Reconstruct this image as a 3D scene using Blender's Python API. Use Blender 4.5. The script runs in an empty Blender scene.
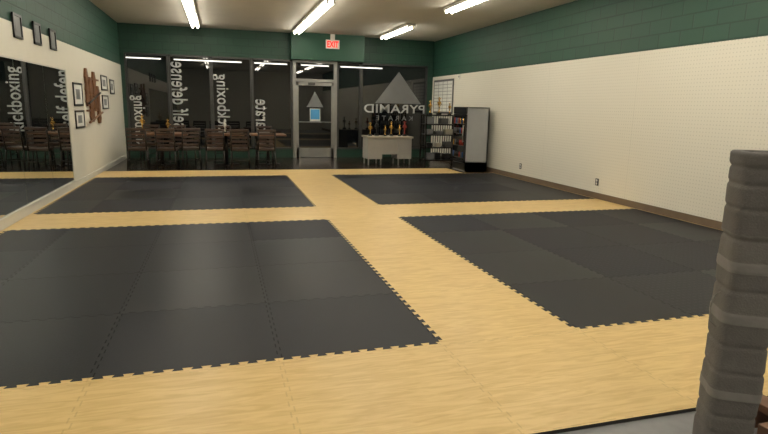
import bpy, bmesh, math, random
from mathutils import Matrix, Vector
random.seed(4)
scn=bpy.context.scene
scn.view_settings.view_transform='Standard'
scn.view_settings.look='None'
# ------------------------------------------------------------------ room numbers (metres)
XL,XR,YB,YW,ZC,ZG=-2.435,6.19,-3.0,16.05,3.42,2.38
FZ=-0.02
H=1.45

# ------------------------------------------------------------------ material helpers
def newmat(name):
    m=bpy.data.materials.new(name);m.use_nodes=True
    nt=m.node_tree;return m,nt,nt.nodes['Principled BSDF']
def N(nt,t,**k):
    n=nt.nodes.new(t)
    for a,b in k.items(): setattr(n,a,b)
    return n
def mathn(nt,op,a,b=None,c=None):
    n=nt.nodes.new('ShaderNodeMath');n.operation=op
    for i,v in enumerate((a,b,c)):
        if v is None: continue
        if isinstance(v,(int,float)): n.inputs[i].default_value=v
        else: nt.links.new(v,n.inputs[i])
    return n.outputs[0]
def mix(nt,fac,a,b,blend='MIX'):
    n=nt.nodes.new('ShaderNodeMix');n.data_type='RGBA';n.blend_type=blend
    for s,v in ((n.inputs['Factor'],fac),(n.inputs['A'],a),(n.inputs['B'],b)):
        if isinstance(v,(int,float)): s.default_value=v
        elif isinstance(v,tuple): s.default_value=(*v,1) if len(v)==3 else v
        else: nt.links.new(v,s)
    return n.outputs['Result']
def plain(name,col,rough=.5,metal=0,noise=0.12,scale=6,emit=0,spec=.5,bump=0):
    m,nt,b=newmat(name)
    geo=N(nt,'ShaderNodeTexCoord')
    nz=N(nt,'ShaderNodeTexNoise');nz.inputs['Scale'].default_value=scale;nz.inputs['Detail'].default_value=4
    nt.links.new(geo.outputs['Object'],nz.inputs['Vector'])
    c2=tuple(max(0,c*(1-noise*2)) for c in col);c1=tuple(min(1,c*(1+noise)) for c in col)
    nt.links.new(mix(nt,nz.outputs['Fac'],c1,c2),b.inputs['Base Color'])
    b.inputs['Roughness'].default_value=rough;b.inputs['Metallic'].default_value=metal
    b.inputs['Specular IOR Level'].default_value=spec
    if emit:
        b.inputs['Emission Color'].default_value=(*col,1);b.inputs['Emission Strength'].default_value=emit
    if bump:
        bp=N(nt,'ShaderNodeBump');bp.inputs['Strength'].default_value=bump;bp.inputs['Distance'].default_value=.01
        nt.links.new(nz.outputs['Fac'],bp.inputs['Height']);nt.links.new(bp.outputs[0],b.inputs['Normal'])
    return m
def tile_mat(name,kind):
    m,nt,b=newmat(name)
    g=N(nt,'ShaderNodeNewGeometry');s=N(nt,'ShaderNodeSeparateXYZ');nt.links.new(g.outputs['Position'],s.inputs[0])
    X=mathn(nt,'ADD',s.outputs[0],9.71);Y=mathn(nt,'ADD',s.outputs[1],10.0)
    sqy=mathn(nt,'MULTIPLY',mathn(nt,'SIGN',mathn(nt,'SINE',mathn(nt,'MULTIPLY',Y,2*math.pi*10))),.011)
    sqx=mathn(nt,'MULTIPLY',mathn(nt,'SIGN',mathn(nt,'SINE',mathn(nt,'MULTIPLY',X,2*math.pi*10))),.011)
    def seam(P,off,w=.004):
        q=mathn(nt,'FRACT',mathn(nt,'ADD',mathn(nt,'ADD',P,off),.5))
        return mathn(nt,'LESS_THAN',mathn(nt,'ABSOLUTE',mathn(nt,'SUBTRACT',q,.5)),w)
    sm=mathn(nt,'MAXIMUM',seam(X,sqy),seam(Y,sqx))
    cx=mathn(nt,'FLOOR',mathn(nt,'ADD',X,sqy));cy=mathn(nt,'FLOOR',mathn(nt,'ADD',Y,sqx))
    cv=N(nt,'ShaderNodeCombineXYZ');nt.links.new(cx,cv.inputs[0]);nt.links.new(cy,cv.inputs[1])
    wn=N(nt,'ShaderNodeTexWhiteNoise');nt.links.new(cv.outputs[0],wn.inputs['Vector'])
    mp=N(nt,'ShaderNodeMapping');nt.links.new(g.outputs['Position'],mp.inputs['Vector'])
    nz=N(nt,'ShaderNodeTexNoise');nt.links.new(mp.outputs[0],nz.inputs['Vector'])
    hgt=nz.outputs['Fac']
    if kind=='wood':
        mp.inputs['Scale'].default_value=(2.2,17,1)
        nz.inputs['Scale'].default_value=1.6;nz.inputs['Detail'].default_value=6;nz.inputs['Distortion'].default_value=1.4
        r=N(nt,'ShaderNodeValToRGB');r.color_ramp.elements[0].position=.34;r.color_ramp.elements[1].position=.62
        r.color_ramp.elements[0].color=(.63,.43,.175,1);r.color_ramp.elements[1].color=(.76,.555,.25,1)
        nt.links.new(nz.outputs['Fac'],r.inputs[0])
        c=mix(nt,mathn(nt,'MULTIPLY',wn.outputs['Value'],.10),r.outputs[0],(.5,.33,.12))
        c=mix(nt,mathn(nt,'MULTIPLY',sm,.30),c,(.35,.22,.09))
        b.inputs['Roughness'].default_value=.38;b.inputs['Specular IOR Level'].default_value=.45
    else:
        mp.inputs['Scale'].default_value=(30,30,1)
        nz.inputs['Scale'].default_value=3;nz.inputs['Detail'].default_value=3
        c=mix(nt,wn.outputs['Value'],(.0070,.0080,.0130),(.0145,.016,.024))
        # the tiles in the near right block carry a raised diamond-plate pattern
        u=mathn(nt,'SINE',mathn(nt,'MULTIPLY',mathn(nt,'ADD',X,Y),2*math.pi*9))
        v=mathn(nt,'SINE',mathn(nt,'MULTIPLY',mathn(nt,'SUBTRACT',X,Y),2*math.pi*9))
        dia=mathn(nt,'GREATER_THAN',mathn(nt,'MULTIPLY',u,v),.4)
        sel=mathn(nt,'MULTIPLY',mathn(nt,'GREATER_THAN',cx,12.5),mathn(nt,'LESS_THAN',cy,14.5))
        dd=mathn(nt,'MULTIPLY',dia,sel)
        c=mix(nt,mathn(nt,'MULTIPLY',dd,.35),c,(.05,.052,.06))
        c=mix(nt,mathn(nt,'MULTIPLY',sm,.75),c,(.002,.002,.003))
        rr=mathn(nt,'ADD',mathn(nt,'MULTIPLY',wn.outputs['Value'],.18),.38);nt.links.new(rr,b.inputs['Roughness'])
        nt.links.new(mathn(nt,'MULTIPLY',mathn(nt,'SUBTRACT',1.0,mathn(nt,'MULTIPLY',sm,.7)),.30),b.inputs['Specular IOR Level'])
        hgt=mathn(nt,'ADD',hgt,mathn(nt,'MULTIPLY',dd,.5))
    nt.links.new(c,b.inputs['Base Color'])
    bp=N(nt,'ShaderNodeBump');bp.inputs['Strength'].default_value=.25;bp.inputs['Distance'].default_value=.004
    nt.links.new(hgt,bp.inputs['Height']);nt.links.new(bp.outputs[0],b.inputs['Normal'])
    return m
def block_mat(name,col,mort,axis,rough=.55,sx=.4,sz=.2,msize=.012):
    m,nt,b=newmat(name)
    g=N(nt,'ShaderNodeNewGeometry');s=N(nt,'ShaderNodeSeparateXYZ');nt.links.new(g.outputs['Position'],s.inputs[0])
    cv=N(nt,'ShaderNodeCombineXYZ');nt.links.new(s.outputs[axis],cv.inputs[0]);nt.links.new(s.outputs[2],cv.inputs[1])
    br=N(nt,'ShaderNodeTexBrick');nt.links.new(cv.outputs[0],br.inputs['Vector'])
    br.inputs['Scale'].default_value=1;br.inputs['Brick Width'].default_value=sx;br.inputs['Row Height'].default_value=sz
    br.inputs['Mortar Size'].default_value=msize;br.inputs['Mortar Smooth'].default_value=.4
    br.inputs['Color1'].default_value=(*col,1);br.inputs['Color2'].default_value=(*[c*.9 for c in col],1);br.inputs['Mortar'].default_value=(*mort,1)
    nt.links.new(br.outputs['Color'],b.inputs['Base Color'])
    bp=N(nt,'ShaderNodeBump');bp.inputs['Strength'].default_value=.35;bp.inputs['Distance'].default_value=.01;bp.invert=True
    nt.links.new(br.outputs['Fac'],bp.inputs['Height']);nt.links.new(bp.outputs[0],b.inputs['Normal'])
    b.inputs['Roughness'].default_value=rough
    return m
def peg_mat(name,col,axis):
    m,nt,b=newmat(name)
    g=N(nt,'ShaderNodeNewGeometry');s=N(nt,'ShaderNodeSeparateXYZ');nt.links.new(g.outputs['Position'],s.inputs[0])
    def cell(o):
        q=mathn(nt,'FRACT',mathn(nt,'MULTIPLY',o,1/.05));return mathn(nt,'POWER',mathn(nt,'SUBTRACT',q,.5),2)
    d=mathn(nt,'LESS_THAN',mathn(nt,'ADD',cell(s.outputs[axis]),cell(s.outputs[2])),.03)
    pq=mathn(nt,'FRACT',mathn(nt,'MULTIPLY',s.outputs[axis],1/2.44))
    pj=mathn(nt,'LESS_THAN',pq,.004)
    c=mix(nt,mathn(nt,'MULTIPLY',d,.34),col,tuple(c*.45 for c in col))
    c=mix(nt,mathn(nt,'MULTIPLY',pj,.2),c,tuple(c*.5 for c in col))
    nt.links.new(c,b.inputs['Base Color']);b.inputs['Roughness'].default_value=.5
    return m

M={}
M['wood']=tile_mat('foam_wood_print','wood');M['black']=tile_mat('foam_black','black')
M['foamside']=plain('foam_edge',(.03,.03,.03),.8)
M['concrete']=plain('concrete_floor',(.30,.30,.31),.75,noise=.12,scale=14,bump=.2)
M['darkfloor']=plain('dark_wood_floor',(.035,.022,.016),.22,noise=.3,scale=3)
M['greenR']=block_mat('green_block_side',(.018,.072,.046),(.011,.046,.030),1)
M['greenB']=block_mat('green_block_back',(.014,.058,.036),(.009,.040,.026),0)
M['greenbox']=plain('green_soffit',(.020,.080,.050),.5,noise=.05)
M['white']=plain('white_wall_paint',(.70,.67,.58),.55,noise=.02)
M['peg']=peg_mat('white_pegboard',(.74,.71,.62),1)
M['ceil']=plain('ceiling_paint',(.66,.63,.56),.9,noise=.05,scale=2)
M['tan']=plain('tan_vinyl',(.17,.12,.08),.5)
M['whitetrim']=plain('white_trim',(.6,.58,.52),.4,noise=.03)
M['alu']=plain('aluminium',(.36,.36,.35),.35,.8,noise=.04)
M['darkalu']=plain('dark_aluminium',(.08,.08,.08),.35,.6,noise=.04)
M['glass']=plain('night_glass',(.004,.005,.006),.015,0,noise=0,spec=.9)
M['mirror']=plain('mirror_silver',(.70,.74,.72),.01,1,noise=0)
M['decal']=plain('white_vinyl_letters',(.48,.49,.49),.6,noise=.03)
M['greydecal']=plain('grey_vinyl',(.19,.195,.20),.5,noise=.05)
M['tube']=plain('fluorescent_tube',(1,.94,.80),.4,noise=0,emit=26)
M['wstreak']=plain('window_streak_glow',(1,.97,.9),.4,noise=0,emit=1.6)  # added glow standing in for the bright streaks in the window glass
M['fixture']=plain('white_enamel',(.75,.73,.68),.4,noise=.02)
M['steel']=plain('black_steel',(.02,.016,.014),.3,.3)
M['seat']=plain('brown_vinyl_seat',(.055,.030,.021),.35)
M['table']=plain('brown_laminate',(.19,.09,.045),.35,noise=.2,scale=9)
M['desktop']=plain('desk_laminate',(.42,.38,.31),.4,noise=.05)
M['deskgrey']=plain('desk_grey',(.40,.38,.35),.45,noise=.05)
M['coolgrey']=plain('cooler_grey',(.40,.41,.42),.4,noise=.04)
M['blackpl']=plain('black_plastic',(.012,.012,.013),.3)
M['gold']=plain('gold_plastic',(.75,.48,.14),.25,.9,noise=.05)
M['red']=plain('red_plastic',(.30,.03,.02),.4)
M['blue']=plain('blue_paper',(.08,.36,.70),.5)
M['bluedk']=plain('blue_cap',(.03,.09,.25),.5)
M['paper']=plain('white_paper',(.72,.72,.68),.6,noise=.03)
M['boxgrey']=plain('grey_storage_box',(.12,.12,.12),.6)
M['wooddk']=plain('carved_wood',(.20,.09,.04),.45,noise=.3,scale=20)
M['boardwood']=plain('pine_board',(.20,.10,.06),.6,noise=.25,scale=12)
M['exit']=plain('exit_red',(1,.015,.01),.4,noise=0,emit=1.2)
M['exitw']=plain('exit_white',(.7,.68,.62),.4,noise=0,emit=.05)
M['tape']=plain('grey_cloth_tape',(.24,.23,.22),.8,noise=.12,scale=25,bump=.2)
def fabric():
    m,nt,b=newmat('woven_wrap')
    tc=N(nt,'ShaderNodeTexCoord')
    nz=N(nt,'ShaderNodeTexNoise');nz.inputs['Scale'].default_value=5;nz.inputs['Detail'].default_value=5
    n2=N(nt,'ShaderNodeTexNoise');n2.inputs['Scale'].default_value=140;n2.inputs['Detail'].default_value=2
    for n in (nz,n2): nt.links.new(tc.outputs['Object'],n.inputs['Vector'])
    s=N(nt,'ShaderNodeSeparateXYZ');nt.links.new(tc.outputs['Object'],s.inputs[0])
    c=mix(nt,nz.outputs['Fac'],(.12,.112,.107),(.24,.225,.215))
    c=mix(nt,mathn(nt,'MULTIPLY',n2.outputs['Fac'],.45),c,(.07,.064,.06))
    c=mix(nt,mathn(nt,'MULTIPLY',mathn(nt,'GREATER_THAN',s.outputs[2],1.0),.30),c,(.05,.045,.043))
    nt.links.new(c,b.inputs['Base Color']);b.inputs['Roughness'].default_value=.95
    bp=N(nt,'ShaderNodeBump');bp.inputs['Strength'].default_value=.4;bp.inputs['Distance'].default_value=.008
    h=mathn(nt,'ADD',nz.outputs['Fac'],mathn(nt,'MULTIPLY',n2.outputs['Fac'],.8))
    nt.links.new(h,bp.inputs['Height']);nt.links.new(bp.outputs[0],b.inputs['Normal'])
    return m
M['fabric']=fabric()

# ------------------------------------------------------------------ mesh builder
class Bd:
    def __init__(s): s.bm=bmesh.new();s.mats=[]
    def mi(s,m):
        if m not in s.mats: s.mats.append(m)
        return s.mats.index(m)
    def box(s,x0,x1,y0,y1,z0,z1,m,bev=0,rot=None):
        r=bmesh.ops.create_cube(s.bm,size=1);vs=r['verts']
        for v in vs: v.co=Vector(((x0+x1)/2+v.co.x*(x1-x0),(y0+y1)/2+v.co.y*(y1-y0),(z0+z1)/2+v.co.z*(z1-z0)))
        fs=set(f for v in vs for f in v.link_faces)
        if bev:
            es=list(set(e for v in vs for e in v.link_edges))
            rr=bmesh.ops.bevel(s.bm,geom=es,offset=bev,segments=2,affect='EDGES',profile=.5)
            fs=set(rr['faces'])|set(f for v in rr['verts'] for f in v.link_faces)
            vs=list(set(v for f in fs for v in f.verts))
        if rot is not None:
            c=Vector(((x0+x1)/2,(y0+y1)/2,(z0+z1)/2))
            for v in vs: v.co=c+rot@(v.co-c)
        i=s.mi(m)
        for f in fs: f.material_index=i
    def cyl(s,p,q,r,m,seg=10,r2=None):
        p=Vector(p);q=Vector(q);d=q-p
        rr=bmesh.ops.create_cone(s.bm,cap_ends=True,segments=seg,radius1=r,radius2=r if r2 is None else r2,depth=d.length)
        T=Matrix.Translation((p+q)/2)@d.to_track_quat('Z','Y').to_matrix().to_4x4()
        bmesh.ops.transform(s.bm,matrix=T,verts=rr['verts'])
        i=s.mi(m)
        for f in set(f for v in rr['verts'] for f in v.link_faces): f.material_index=i; f.smooth=len(f.verts)==4
    def lathe(s,c,prof,m,seg=14):
        c=Vector(c);rings=[]
        for r,z in prof:
            rings.append([s.bm.verts.new(c+Vector((r*math.cos(2*math.pi*k/seg),r*math.sin(2*math.pi*k/seg),z))) for k in range(seg)])
        i=s.mi(m)
        for a,b in zip(rings,rings[1:]):
            for k in range(seg):
                f=s.bm.faces.new((a[k],a[(k+1)%seg],b[(k+1)%seg],b[k]));f.material_index=i;f.smooth=True
        f=s.bm.faces.new(rings[0][::-1]);f.material_index=i
        f=s.bm.faces.new(rings[-1]);f.material_index=i
    def poly(s,pts,m,ext=None):
        vs=[s.bm.verts.new(p) for p in pts];f=s.bm.faces.new(vs);i=s.mi(m);f.material_index=i
        if ext:
            r=bmesh.ops.extrude_face_region(s.bm,geom=[f])
            nv=[g for g in r['geom'] if isinstance(g,bmesh.types.BMVert)]
            for v in nv: v.co+=Vector(ext)
            for v in nv:
                for ff in v.link_faces: ff.material_index=i
    def done(s,name,loc=(0,0,0),rz=0,parent=None):
        bmesh.ops.recalc_face_normals(s.bm,faces=s.bm.faces[:])
        me=bpy.data.meshes.new(name);s.bm.to_mesh(me);s.bm.free()
        for m in s.mats: me.materials.append(M[m])
        o=bpy.data.objects.new(name,me);scn.collection.objects.link(o)
        o.location=loc;o.rotation_euler=(0,0,rz)
        if parent: o.parent=parent
        return o
def dup(o,loc,rz=0):
    n=bpy.data.objects.new(o.name,o.data);scn.collection.objects.link(n);n.location=loc;n.rotation_euler=(0,0,rz);return n
def one(name,args,m,bev=0,parent=None):
    b=Bd();b.box(*args,m,bev);return b.done(name,parent=parent)

# ------------------------------------------------------------------ shell
YD=11.86
one('floor',(XL-.2,XR+.2,YB-.2,YD,FZ-.2,FZ),'concrete')
one('floor_entry',(XL-.2,XR+.2,YD,YW+.2,FZ-.2,FZ),'darkfloor')
one('ceiling',(XL-.2,XR+.2,YB-.2,YW+.2,ZC,ZC+.2),'ceil')
one('wall_left',(XL-.2,XL,YB-.2,YW+.2,FZ,ZC),'greenR')
one('wall_right',(XR+.025,XR+.2,YB-.2,YW+.2,FZ,ZC),'greenR')
b=Bd();b.box(XR,XR+.03,YB,YW,FZ,ZG,'peg');b.done('wall_panel_right')
b=Bd();b.box(XL-.01,XL+.012,YB,YW,FZ,ZG,'white');b.done('wall_panel_left')
one('wall_rear',(XL-.2,XR+.2,YB-.2,YB,FZ,ZC),'white')
one('baseboard_right',(XR-.02,XR,YB,YW-.3,FZ,.10),'tan',.004)
one('baseboard_left',(XL+.012,XL+.035,YB,YW-.3,FZ,.09),'whitetrim',.004)
# back wall : header, knee wall, end returns
HD=2.70;SL=.22
DX0,DX1=2.08,3.16
one('wall_back',(XL,XR,YW,YW+.2,HD+.002,ZC),'greenB')
one('wall_back',(XL,DX0-.10,YW,YW+.2,FZ,SL),'greenB');one('wall_back',(DX1+.10,XR,YW,YW+.2,FZ,SL),'greenB')
one('wall_back',(XL,XL+.10,YW,YW+.2,SL,HD),'greenB');one('wall_back',(6.02,XR,YW,YW+.2,SL,HD),'greenB')
one('trim_soffit_box',(1.92,3.98,YW-.28,YW,HD,ZC),'greenbox',.005)
# windows
def window(n,x0,x1,z0=SL,z1=HD):
    b=Bd();fw=.045;x0+=.002;x1-=.002;z0+=.002;z1-=.002
    b.box(x0,x1,YW+.05,YW+.07,z0,z1,'glass')
    b.box(x0,x0+fw,YW-.01,YW+.10,z0,z1,'darkalu');b.box(x1-fw,x1,YW-.01,YW+.10,z0,z1,'darkalu')
    b.box(x0,x1,YW-.01,YW+.10,z0,z0+fw,'darkalu');b.box(x0,x1,YW-.01,YW+.10,z1-fw,z1,'darkalu')
    return b.done('window_%d'%n)
xs=[XL+.10,-1.27,-.2,.87,1.98];k=1
for a,c in zip(xs,xs[1:]): window(k,a,c);k+=1
for a,c in ((3.26,3.97),(3.97,6.02)): window(k,a,c);k+=1
# glowing tubes added along the window top to imitate light streaks in the glass
for a,c in ((-2.3,-1.42),(-1.14,.62),(.92,1.85),(2.2,3.02),(3.32,4.6)):
    b=Bd();b.box(a,c,YW-.055,YW-.012,2.585,2.615,'darkalu');b.cyl((a+.02,YW-.045,2.57),(c-.02,YW-.045,2.57),.014,'wstreak',8)
    for e in (a+.01,c-.01): b.box(e-.01,e+.01,YW-.065,YW-.025,2.55,2.60,'darkalu')
    b.done('window_streak_standin')
# door with transom
b=Bd();fw=.07
for x in (DX0-.09,DX1): b.box(x,x+.09,YW-.03,YW+.12,FZ,HD,'alu')
b.box(DX0,DX1,YW-.03,YW+.12,HD-.06,HD,'alu');b.box(DX0,DX1,YW-.03,YW+.12,2.12,2.20,'alu')
b.box(DX0,DX1,YW+.05,YW+.07,2.2,HD-.06,'glass')
b.box(DX0,DX0+fw,YW,YW+.05,FZ+.01,2.11,'alu');b.box(DX1-fw,DX1,YW,YW+.05,FZ+.01,2.11,'alu')
b.box(DX0,DX1,YW,YW+.05,2.02,2.11,'alu');b.box(DX0,DX1,YW,YW+.05,FZ+.01,.26,'alu')
b.box(DX0+fw,DX1-fw,YW+.02,YW+.035,.26,2.02,'glass')
b.cyl((DX0+.05,YW-.06,1.0),(DX1-.05,YW-.06,1.0),.015,'alu')
b.cyl((DX0+.08,YW-.06,1.0),(DX0+.08,YW,1.0),.012,'alu');b.cyl((DX1-.08,YW-.06,1.0),(DX1-.08,YW,1.0),.012,'alu')
b.box(2.42,2.62,YW-.02,YW+.02,2.03,2.10,'darkalu')
b.done('door_1')

# vinyl lettering
def text_mesh(txt,bold=.018,sp=1.0):
    cu=bpy.data.curves.new('t','FONT');cu.body=txt;cu.size=1;cu.offset=bold;cu.extrude=.0;cu.space_character=sp
    o=bpy.data.objects.new('t',cu);scn.collection.objects.link(o)
    bpy.context.view_layer.update()
    me=bpy.data.meshes.new_from_object(o.evaluated_get(bpy.context.evaluated_depsgraph_get()))
    bpy.data.objects.remove(o);return me
def window_text(name,txt,x0,x1,z0,z1,mat,vertical):
    me=text_mesh(txt,.014,1.06)
    X=[v.co.x for v in me.vertices];Y=[v.co.y for v in me.vertices];a,b_,c,d=min(X),max(X),min(Y),max(Y)
    for v in me.vertices:
        s=(v.co.x-a)/(b_-a);t=(v.co.y-c)/(d-c)
        if vertical: v.co=Vector((x0+t*(x1-x0),YW+.046,z0+s*(z1-z0)))
        else: v.co=Vector((x1-s*(x1-x0),YW+.046,z0+t*(z1-z0)))
    me.materials.append(M[mat]);o=bpy.data.objects.new(name,me);scn.collection.objects.link(o);return o
window_text('window_lettering','kickboxing',-.17,.26,.66,2.24,'decal',True)
window_text('window_lettering','self defense',-1.22,-.82,.80,2.52,'decal',True)
window_text('window_lettering','kickboxing',-2.27,-1.88,.30,1.62,'decal',True)
window_text('window_lettering','karate',.95,1.34,.66,1.60,'decal',True)
window_text('window_lettering','PYRAMID',4.08,5.98,1.30,1.55,'decal',False)
window_text('window_lettering','K A R A T E',4.45,5.6,1.08,1.22,'greydecal',False)
def tri(name,cx,z0,z1,hw,y,m):
    b=Bd();b.poly([(cx-hw,y,z0),(cx+hw,y,z0),(cx,y,z1)],m,(0,.004,0));return b.done(name)
tri('triangle_window_decal',5.13,1.58,2.50,.72,YW+.044,'greydecal')
tri('triangle_window_decal',2.62,1.42,1.86,.24,YW+.014,'greydecal')
b=Bd();b.box(2.47,2.77,YW+.008,YW+.016,1.02,1.38,'paper');b.box(2.49,2.75,YW+.005,YW+.009,1.08,1.36,'blue');b.done('door_notice')

# exit sign
b=Bd();ys=YW-.28
b.box(2.87,3.25,ys-.06,ys-.002,3.02,3.26,'exitw',.008);b.box(3.0,3.12,ys-.05,ys-.002,3.26,3.415,'fixture')
b.done('exit_sign')
me=text_mesh('EXIT',.03)
X=[v.co.x for v in me.vertices];Y=[v.co.y for v in me.vertices]
for v in me.vertices: v.co=Vector((2.90+(v.co.x-min(X))/(max(X)-min(X))*.32,ys-.064,3.055+(v.co.y-min(Y))/(max(Y)-min(Y))*.17))
me.materials.append(M['exit']);o=bpy.data.objects.new('exit_letters',me);scn.collection.objects.link(o);o.parent=bpy.data.objects['exit_sign']

# ------------------------------------------------------------------ foam mats
b=Bd()
P=[(XL+.04,2.0),(XR-.03,2.0),(XR-.03,11.80),(5.40,11.80),(5.40,12.82),(XL+.04,12.82)]
b.poly([(x,y,0) for x,y in P],'wood')
si=b.mi('foamside')
vt=[v for v in b.bm.verts]
lo=[b.bm.verts.new((x,y,FZ)) for x,y in P]
n=len(P)
for i in range(n):
    f=b.bm.faces.new((vt[i],vt[(i+1)%n],lo[(i+1)%n],lo[i]));f.material_index=si
f=b.bm.faces.new(lo[::-1]);f.material_index=si
b.done('wood_grain_foam_floor')
def jig(x0,x1,y0,y1,teeth):
    pts=[]
    cs=[((x0,y0),(x1,y0),(0,-1),'S'),((x1,y0),(x1,y1),(1,0),'E'),((x1,y1),(x0,y1),(0,1),'N'),((x0,y1),(x0,y0),(-1,0),'W')]
    for A,B_,nn,s in cs:
        L=math.dist(A,B_);d=((B_[0]-A[0])/L,(B_[1]-A[1])/L)
        pts.append(A)
        if s in teeth:
            k=round(L/.1);p=L/k;h=.028
            for i in range(k):
                for ss,o in ((.30,0),(.20,h),(.80,h),(.70,0)):
                    u=(i+ss)*p;pts.append((A[0]+d[0]*u+nn[0]*o,A[1]+d[1]*u+nn[1]*o))
    b=Bd();b.poly([(x,y,.0002) for x,y in pts],'black',(0,0,.0015));return b.done('black_foam_mat')
X1,X2=1.29,2.29
jig(XL+.10,X1,3.05,6.98,'SENW');jig(X2,XR-.06,3.05,6.98,'SNW')
jig(XL+.10,X1,7.98,11.72,'SENW');jig(X2,XR-.06,7.98,11.72,'SNW')

# ------------------------------------------------------------------ ceiling lights
def fixture():
    b=Bd();L=1.2
    b.box(-.11,.11,-L,L,-.06,-.003,'fixture',.006)
    for s in (-1,1):
        b.cyl((s*.06,-L+.04,-.085),(s*.06,L-.04,-.085),.022,'tube',8)
        for e in (-1,1): b.box(s*.06-.02,s*.06+.02,e*(L-.03)-.012,e*(L-.03)+.012,-.115,-.05,'fixture')
    return b
first=None
for x,y in [(-.53,14.2),(-.53,11.7),(-.53,7.6),(-.53,4.6),(-.53,1.0),(2.02,14.2),(2.02,11.75),(2.02,7.6),(2.02,4.6),(2.02,1.0),(4.42,14.2),(4.42,9.55),(4.42,6.0),(4.42,3.4),(4.42,-.4)]:  # rows continue out of view; extra near fixtures added to brighten the front
    if first is None: first=fixture().done('fluorescent_light',(x,y,ZC))
    else: dup(first,(x,y,ZC))

# ------------------------------------------------------------------ left wall : mirrors, frames, plaque
XI=XL+.015
y=10.42;k=0
root=bpy.data.objects.new('wall_mirror',None);scn.collection.objects.link(root)
while y>-2:
    b=Bd();b.box(XI,XI+.006,y-1.21,y-.004,.12,1.93,'mirror');b.done('mirror_panel_%d'%k,parent=root);y-=1.215;k+=1
b=Bd();b.box(XI,XI+.03,y,10.44,.095,.12,'whitetrim');b.box(XI,XI+.014,y,10.44,1.93,1.95,'whitetrim');b.box(XI,XI+.014,10.42,10.45,.095,1.95,'whitetrim');b.done('mirror_channel',parent=root)
def frame(name,y0,y1,z0,z1,inner='paper',outer='blackpl'):
    b=Bd();t=.03
    b.box(XI,XI+.02,y0,y1,z0,z0+t,outer);b.box(XI,XI+.02,y0,y1,z1-t,z1,outer)
    b.box(XI,XI+.02,y0,y0+t,z0,z1,outer);b.box(XI,XI+.02,y1-t,y1,z0,z1,outer)
    b.box(XI,XI+.008,y0+t,y1-t,z0+t,z1-t,inner)
    b.box(XI,XI+.011,y0+.28*(y1-y0),y1-.28*(y1-y0),z0+.28*(z1-z0),z1-.28*(z1-z0),'greydecal')
    return b.done(name)
frame('picture_frame',10.85,11.5,1.36,1.76);frame('picture_frame',10.85,11.5,.97,1.28)
frame('picture_frame',13.3,13.95,1.68,2.0);frame('picture_frame',13.3,13.95,1.28,1.58)
frame('picture_frame',14.3,14.8,1.62,1.95)
for yy in (8.28,9.08,9.85): frame('picture_frame',yy-.16,yy+.16,2.20,2.50,'greydecal')
# carved wooden weapon display
b=Bd()
for i,(yy,z0,z1,w) in enumerate([(11.85,1.35,2.05,.13),(12.15,1.05,1.9,.17),(12.5,1.25,2.02,.15),(12.8,1.0,1.75,.15)]):
    prof=[(.5,0),(1,.12),(.7,.3),(1,.45),(.6,.6),(.95,.78),(.4,1)]
    pts=[(XI+.003,yy-w*a,z0+(z1-z0)*t) for a,t in prof]+[(XI+.003,yy+w*a,z0+(z1-z0)*t) for a,t in prof[::-1]]
    b.poly(pts,'wooddk',(.035,0,0))
for zz in (1.25,1.55,1.85): b.box(XI+.002,XI+.03,11.75,12.95,zz,zz+.035,'wooddk')
b.cyl((XI+.06,11.7,1.05),(XI+.06,12.95,1.22),.02,'wooddk');b.cyl((XI+.06,11.75,1.4),(XI+.06,12.9,1.62),.016,'blackpl')
b.done('wooden_weapon_display')

# ------------------------------------------------------------------ right wall items
XQ=XR-.003
b=Bd();b.box(XQ-.02,XQ,14.42,15.88,1.32,2.28,'boxgrey');b.box(XQ-.024,XQ-.018,14.48,15.82,1.38,2.22,'paper')
for i in range(1,9): b.box(XQ-.026,XQ-.02,14.5,15.8,1.37+i*.095,1.383+i*.095,'greydecal')
for i in range(1,4): b.box(XQ-.026,XQ-.02,14.48+i*.33,14.50+i*.33,1.38,2.22,'greydecal')
b.done('rank_name_board')
def outlet(y,z):
    b=Bd();b.box(XQ-.008,XQ,y-.04,y+.04,z-.06,z+.06,'blackpl',.002);b.box(XQ-.012,XQ-.006,y-.018,y+.018,z-.045,z-.008,'fixture');b.box(XQ-.012,XQ-.006,y-.018,y+.018,z+.008,z+.045,'fixture');return b.done('wall_outlet')
outlet(8.03,.28);outlet(10.6,.28)
b=Bd();b.box(XQ-.03,XQ,14.0,14.1,2.25,2.36,'fixture',.005);b.box(XQ-.033,XQ-.028,14.03,14.07,2.29,2.33,'blackpl');b.done('thermostat')

# ------------------------------------------------------------------ drinks cooler (faces into room)
cx0,cx1,cy0,cy1,ct=5.44,6.04,11.90,12.62,1.51
b=Bd();z=FZ
b.box(cx0+.04,cx1,cy0,cy0+.03,z+.03,ct,'coolgrey');b.box(cx0+.04,cx1,cy1-.03,cy1,z+.03,ct,'coolgrey')
b.box(cx1-.03,cx1,cy0,cy1,z+.03,ct,'coolgrey');b.box(cx0+.04,cx1,cy0,cy1,ct-.04,ct,'coolgrey',.006)
b.box(cx0+.04,cx1,cy0,cy1,z+.03,z+.26,'coolgrey');b.box(cx0+.08,cx1-.04,cy0+.04,cy1-.04,z,z+.03,'blackpl')
b.box(cx0+.02,cx0+.04,cy0+.02,cy1-.02,z+.07,z+.22,'blackpl')
b.box(cx0,cx0+.04,cy0,cy1,ct-.16,ct,'blackpl',.005)
b.box(cx0,cx0+.04,cy0,cy0+.05,z+.24,ct-.17,'blackpl');b.box(cx0,cx0+.04,cy1-.05,cy1,z+.24,ct-.17,'blackpl')
b.box(cx0,cx0+.04,cy0,cy1,z+.24,z+.30,'blackpl');b.box(cx0,cx0+.04,cy0,cy1,ct-.22,ct-.17,'blackpl')
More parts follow.
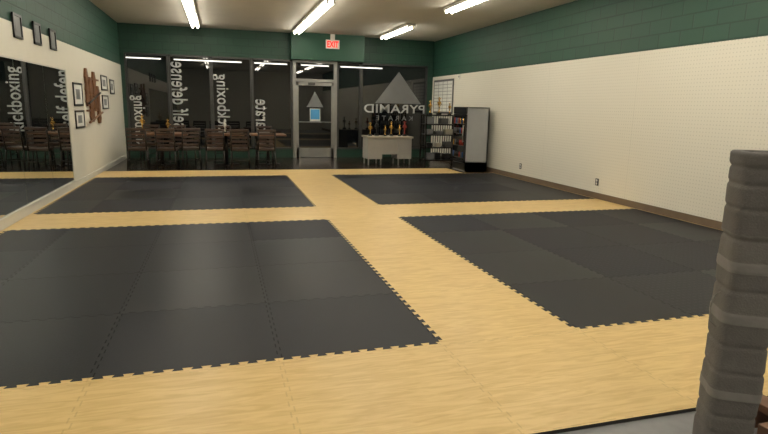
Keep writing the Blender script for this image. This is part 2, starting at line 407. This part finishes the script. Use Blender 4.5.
b.box(cx0+.015,cx0+.02,cy0+.05,cy1-.05,z+.30,ct-.22,'glass')
b.cyl((cx0-.03,cy0+.06,.7),(cx0-.03,cy0+.06,1.1),.012,'alu')
for zz in (.72,1.08): b.cyl((cx0-.03,cy0+.06,zz),(cx0+.01,cy0+.06,zz),.01,'alu')
for zz in (.34,.62,.90,1.13):
    b.box(cx0+.004,cx0+.016,cy0+.06,cy1-.06,zz-.015,zz,'boxgrey')
    for j in range(7):
        yy=cy0+.10+j*.087;b.cyl((cx0-.001,yy,zz),(cx0-.001,yy,zz+.13),.02,random.choice(['red','bluedk','boxgrey','blackpl','blackpl','blackpl','gold']),8,.014)
b.done('drinks_cooler')

# ------------------------------------------------------------------ desk
b=Bd();z=FZ
b.box(0,1.25,0,.62,z+.70,z+.745,'desktop',.006)
b.box(.03,.42,.05,.58,z+.16,z+.70,'deskgrey',.004);b.box(.83,1.22,.05,.58,z+.16,z+.70,'deskgrey',.004)
b.box(.42,.83,.06,.08,z+.28,z+.70,'deskgrey')
for x in (.05,.38,.86,1.17):
    for y in (.08,.52): b.box(x,x+.03,y,y+.03,z,z+.17,'alu')
for x0 in (.03,.83):
    for i in range(3): b.box(x0+.02,x0+.37,.58,.595,z+.19+i*.17,z+.34+i*.17,'desktop')
b.done('office_desk',(3.58,13.75,0))
def trophy(name,loc,s=1,col='gold'):
    b=Bd()
    b.box(-.06,.06,-.05,.05,0,.05,'blackpl',.004)
    b.lathe((0,0,.05),[(.02,0),(.03,.02),(.016,.04),(.016,.14),(.03,.15),(.012,.17),(.04,.22),(.05,.28),(.047,.29)],col)
    b.lathe((0,0,.34),[(.01,0),(.022,.02),(.018,.06),(.008,.075),(.017,.09),(.017,.105),(.006,.12)],col,8)
    for sx in (-1,1): b.cyl((sx*.045,0,.32),(sx*.07,0,.27),.006,col,6);b.cyl((sx*.07,0,.27),(sx*.03,0,.23),.006,col,6);b.cyl((sx*.018,0,.395),(sx*.05,0,.44),.006,col,6)
    o=b.done(name,(loc[0],loc[1],loc[2]+.002));o.scale=(s,s,s);return o
for i,(x,y,s,c) in enumerate([(3.72,14.0,.75,'gold'),(3.92,14.1,.9,'blackpl'),(4.12,13.98,.6,'gold'),(4.32,14.1,.8,'gold'),(4.52,14.0,.65,'gold'),(4.70,14.12,.85,'red')]):
    trophy('trophy',(x,y,z+.745),s,c)

# ------------------------------------------------------------------ black open shelf beside cooler
b=Bd();w,d,h=.95,.42,1.32
for x in (0,w-.03):
    for y in (0,d-.03): b.box(x,x+.03,y,y+.03,z,z+h,'steel')
for zz in (.12,.45,.78,1.05,h-.03):
    b.box(0,w,0,.02,z+zz,z+zz+.03,'steel');b.box(0,w,d-.02,d,z+zz,z+zz+.03,'steel');b.box(0,w,0,d,z+zz+.018,z+zz+.028,'steel')
for k_ in range(14): b.cyl((.04+k_*.067,d-.01,z+.15),(.04+k_*.067,d-.01,z+h-.03),.010,'steel',6)
for zz,items in ((.15,3),(.48,3),(.81,3),(1.08,2)):
    for i in range(items):
        x=.08+i*(w-.2)/items+random.uniform(0,.03);bw=random.uniform(.12,.22);bh=random.uniform(.08,.19)
        b.box(x,x+bw,.08,.3,z+zz,z+zz+bh,random.choice(['boxgrey','greydecal','blackpl','boxgrey','blackpl','desktop']),.004)
b.done('black_shelving_unit',(5.12,13.65,0))
for x,s,c in ((5.3,.8,'gold'),(5.55,1.0,'gold'),(5.85,.7,'gold')): trophy('trophy',(x,13.85,z+h),s,c)

# ------------------------------------------------------------------ tables and chairs
def table(loc,w=1.15):
    b=Bd()
    b.box(-w/2,w/2,-.37,.37,z+.73,z+.77,'table',.006)
    b.cyl((0,0,z+.03),(0,0,z+.73),.04,'steel',12)
    b.box(-.3,.3,-.035,.035,z,z+.03,'steel',.008);b.box(-.035,.035,-.3,.3,z,z+.03,'steel',.008)
    b.box(-.18,.18,-.18,.18,z+.71,z+.73,'steel')
    return b.done('cafe_table',loc)
for x in (-1.35,.12,1.12): table((x,14.15,0),1.2 if x<0 else .85)
def chair():
    b=Bd()
    b.box(-.21,.21,-.20,.22,.43,.48,'seat',.015)
    b.box(-.20,.20,-.19,.21,.41,.43,'steel')
    for x in (-.19,.19):
        b.cyl((x,.19,.43),(x*1.08,.22,.006),.017,'steel',8)
        b.cyl((x,-.19,.43),(x*1.08,-.25,.006),.017,'steel',8)
        b.cyl((x,-.19,.42),(x,-.27,.90),.018,'steel',8)
        b.cyl((x*1.05,.205,.2),(x*1.05,-.225,.2),.009,'steel',6)
        b.cyl((x*1.08,.22,0),(x*1.08,.22,.02),.019,'blackpl',8);b.cyl((x*1.08,-.25,0),(x*1.08,-.25,.02),.019,'blackpl',8)
    b.cyl((-.2,-.235,.2),(.2,-.235,.2),.009,'steel',6)
    for i,zz in enumerate((.55,.64,.73,.81)):
        yy=-.19-.08*(zz-.42)/.48;b.box(-.19,.19,yy-.008,yy+.008,zz-.024,zz+.024,'seat')
    b.box(-.205,.205,-.285,-.255,.86,.92,'seat',.01)
    return b
ch=None
pos=[(-1.78,13.35,.05),(-1.16,13.3,-.08),(-.72,13.55,.3),(-.14,13.38,.02),(.42,13.3,-.05),(1.0,13.35,.06),
     (-1.7,14.95,3.1),(-1.05,14.95,3.2),(.05,14.9,3.14),(1.1,14.9,3.1)]
for x,y,r in pos:
    if ch is None: ch=chair().done('dining_chair',(x,y,FZ),r)
    else: dup(ch,(x,y,FZ),r)
for x,y,s,c in ((-1.75,14.1,.9,'gold'),(-1.2,14.2,.7,'gold'),(.1,14.2,.7,'paper')): trophy('trophy',(x,y,z+.77),s,c)

# ------------------------------------------------------------------ wrapped striking post in the foreground
b=Bd();bm=b.bm;seg=48;rings=[];hh=1.33;nz_=170
fi=b.mi('fabric');ti=b.mi('tape')
tapes=(.30,.64,.86)
for j in range(nz_+1):
    t=j/nz_;zz=t*hh
    r=.098
    r*=1+.014*math.sin(zz*23)
    for bz in (.12,.20,.40,.52,.76,.98,1.10,1.20,1.27):
        r*=1-.055*math.exp(-((zz-bz)/.008)**2)
    for tz in tapes:
        if abs(zz-tz)<.022: r=.1015
    if zz>.98: r*=1.05
    if zz>1.27: r*=1.04
    if j==nz_: r*=.93
    ring=[]
    for k in range(seg):
        a=2*math.pi*k/seg;n_=5.5
        rr=r/((abs(math.cos(a))**n_+abs(math.sin(a))**n_)**(1/n_))
        rr*=1+.010*math.sin(3*a+zz*9)+.006*math.sin(7*a-zz*17)
        ring.append(bm.verts.new((rr*math.cos(a),rr*math.sin(a),zz)))
    rings.append(ring)
for j,(a,c) in enumerate(zip(rings,rings[1:])):
    zm=(j+.5)/nz_*hh;mi_=ti if any(abs(zm-tz)<.022 for tz in tapes) else fi
    for k in range(seg):
        f=bm.faces.new((a[k],a[(k+1)%seg],c[(k+1)%seg],c[k]));f.smooth=True;f.material_index=mi_
bm.faces.new(rings[0][::-1]).material_index=fi
prev=rings[-1]
for s,dz in ((.72,.0),(.66,-.02),(.4,-.018),(.34,.0),(.1,-.005)):
    cur=[bm.verts.new((v.co.x*s,v.co.y*s,hh+dz)) for v in rings[-1]]
    for k in range(seg):
        f=bm.faces.new((prev[k],prev[(k+1)%seg],cur[(k+1)%seg],cur[k]));f.material_index=fi
    prev=cur
bm.faces.new(prev).material_index=fi
pp=[Vector((-.10,-.03,.74)),Vector((-.125,-.04,.72)),Vector((-.135,-.045,.67)),Vector((-.128,-.04,.61)),Vector((-.10,-.03,.58))]
for p_,q_ in zip(pp,pp[1:]): b.cyl(p_,q_,.0025,'tape',6)
b.done('wrapped_striking_post',(2.115,1.72,FZ),-.52)
b=Bd()
b.box(2.32,3.1,1.62,1.72,FZ,FZ+.09,'boardwood',.004);b.box(2.32,3.1,1.80,1.90,FZ,FZ+.09,'boardwood',.004)
b.box(2.42,2.52,1.55,1.95,FZ+.09,FZ+.13,'boardwood',.004)
b.done('wooden_stand_boards')

# ------------------------------------------------------------------ world + camera
w=bpy.data.worlds.new('night');scn.world=w;w.use_nodes=True
w.node_tree.nodes['Background'].inputs[0].default_value=(.01,.012,.02,1);w.node_tree.nodes['Background'].inputs[1].default_value=.3
f,th,ps,ro=552.35,.1953,.288,.0231
F=Vector((math.sin(ps)*math.cos(th),math.cos(ps)*math.cos(th),-math.sin(th)))
R=Vector((math.cos(ps),-math.sin(ps),0));U=R.cross(F)
R2=R*math.cos(ro)+U*math.sin(ro);U2=-R*math.sin(ro)+U*math.cos(ro)
mt=Matrix((R2,U2,-F)).transposed().to_4x4();mt.translation=(0,0,H)
cam=bpy.data.cameras.new('camera');cam.sensor_width=36;cam.lens=f*36/768;cam.clip_start=.05
co=bpy.data.objects.new('camera',cam);scn.collection.objects.link(co);co.matrix_world=mt;scn.camera=co
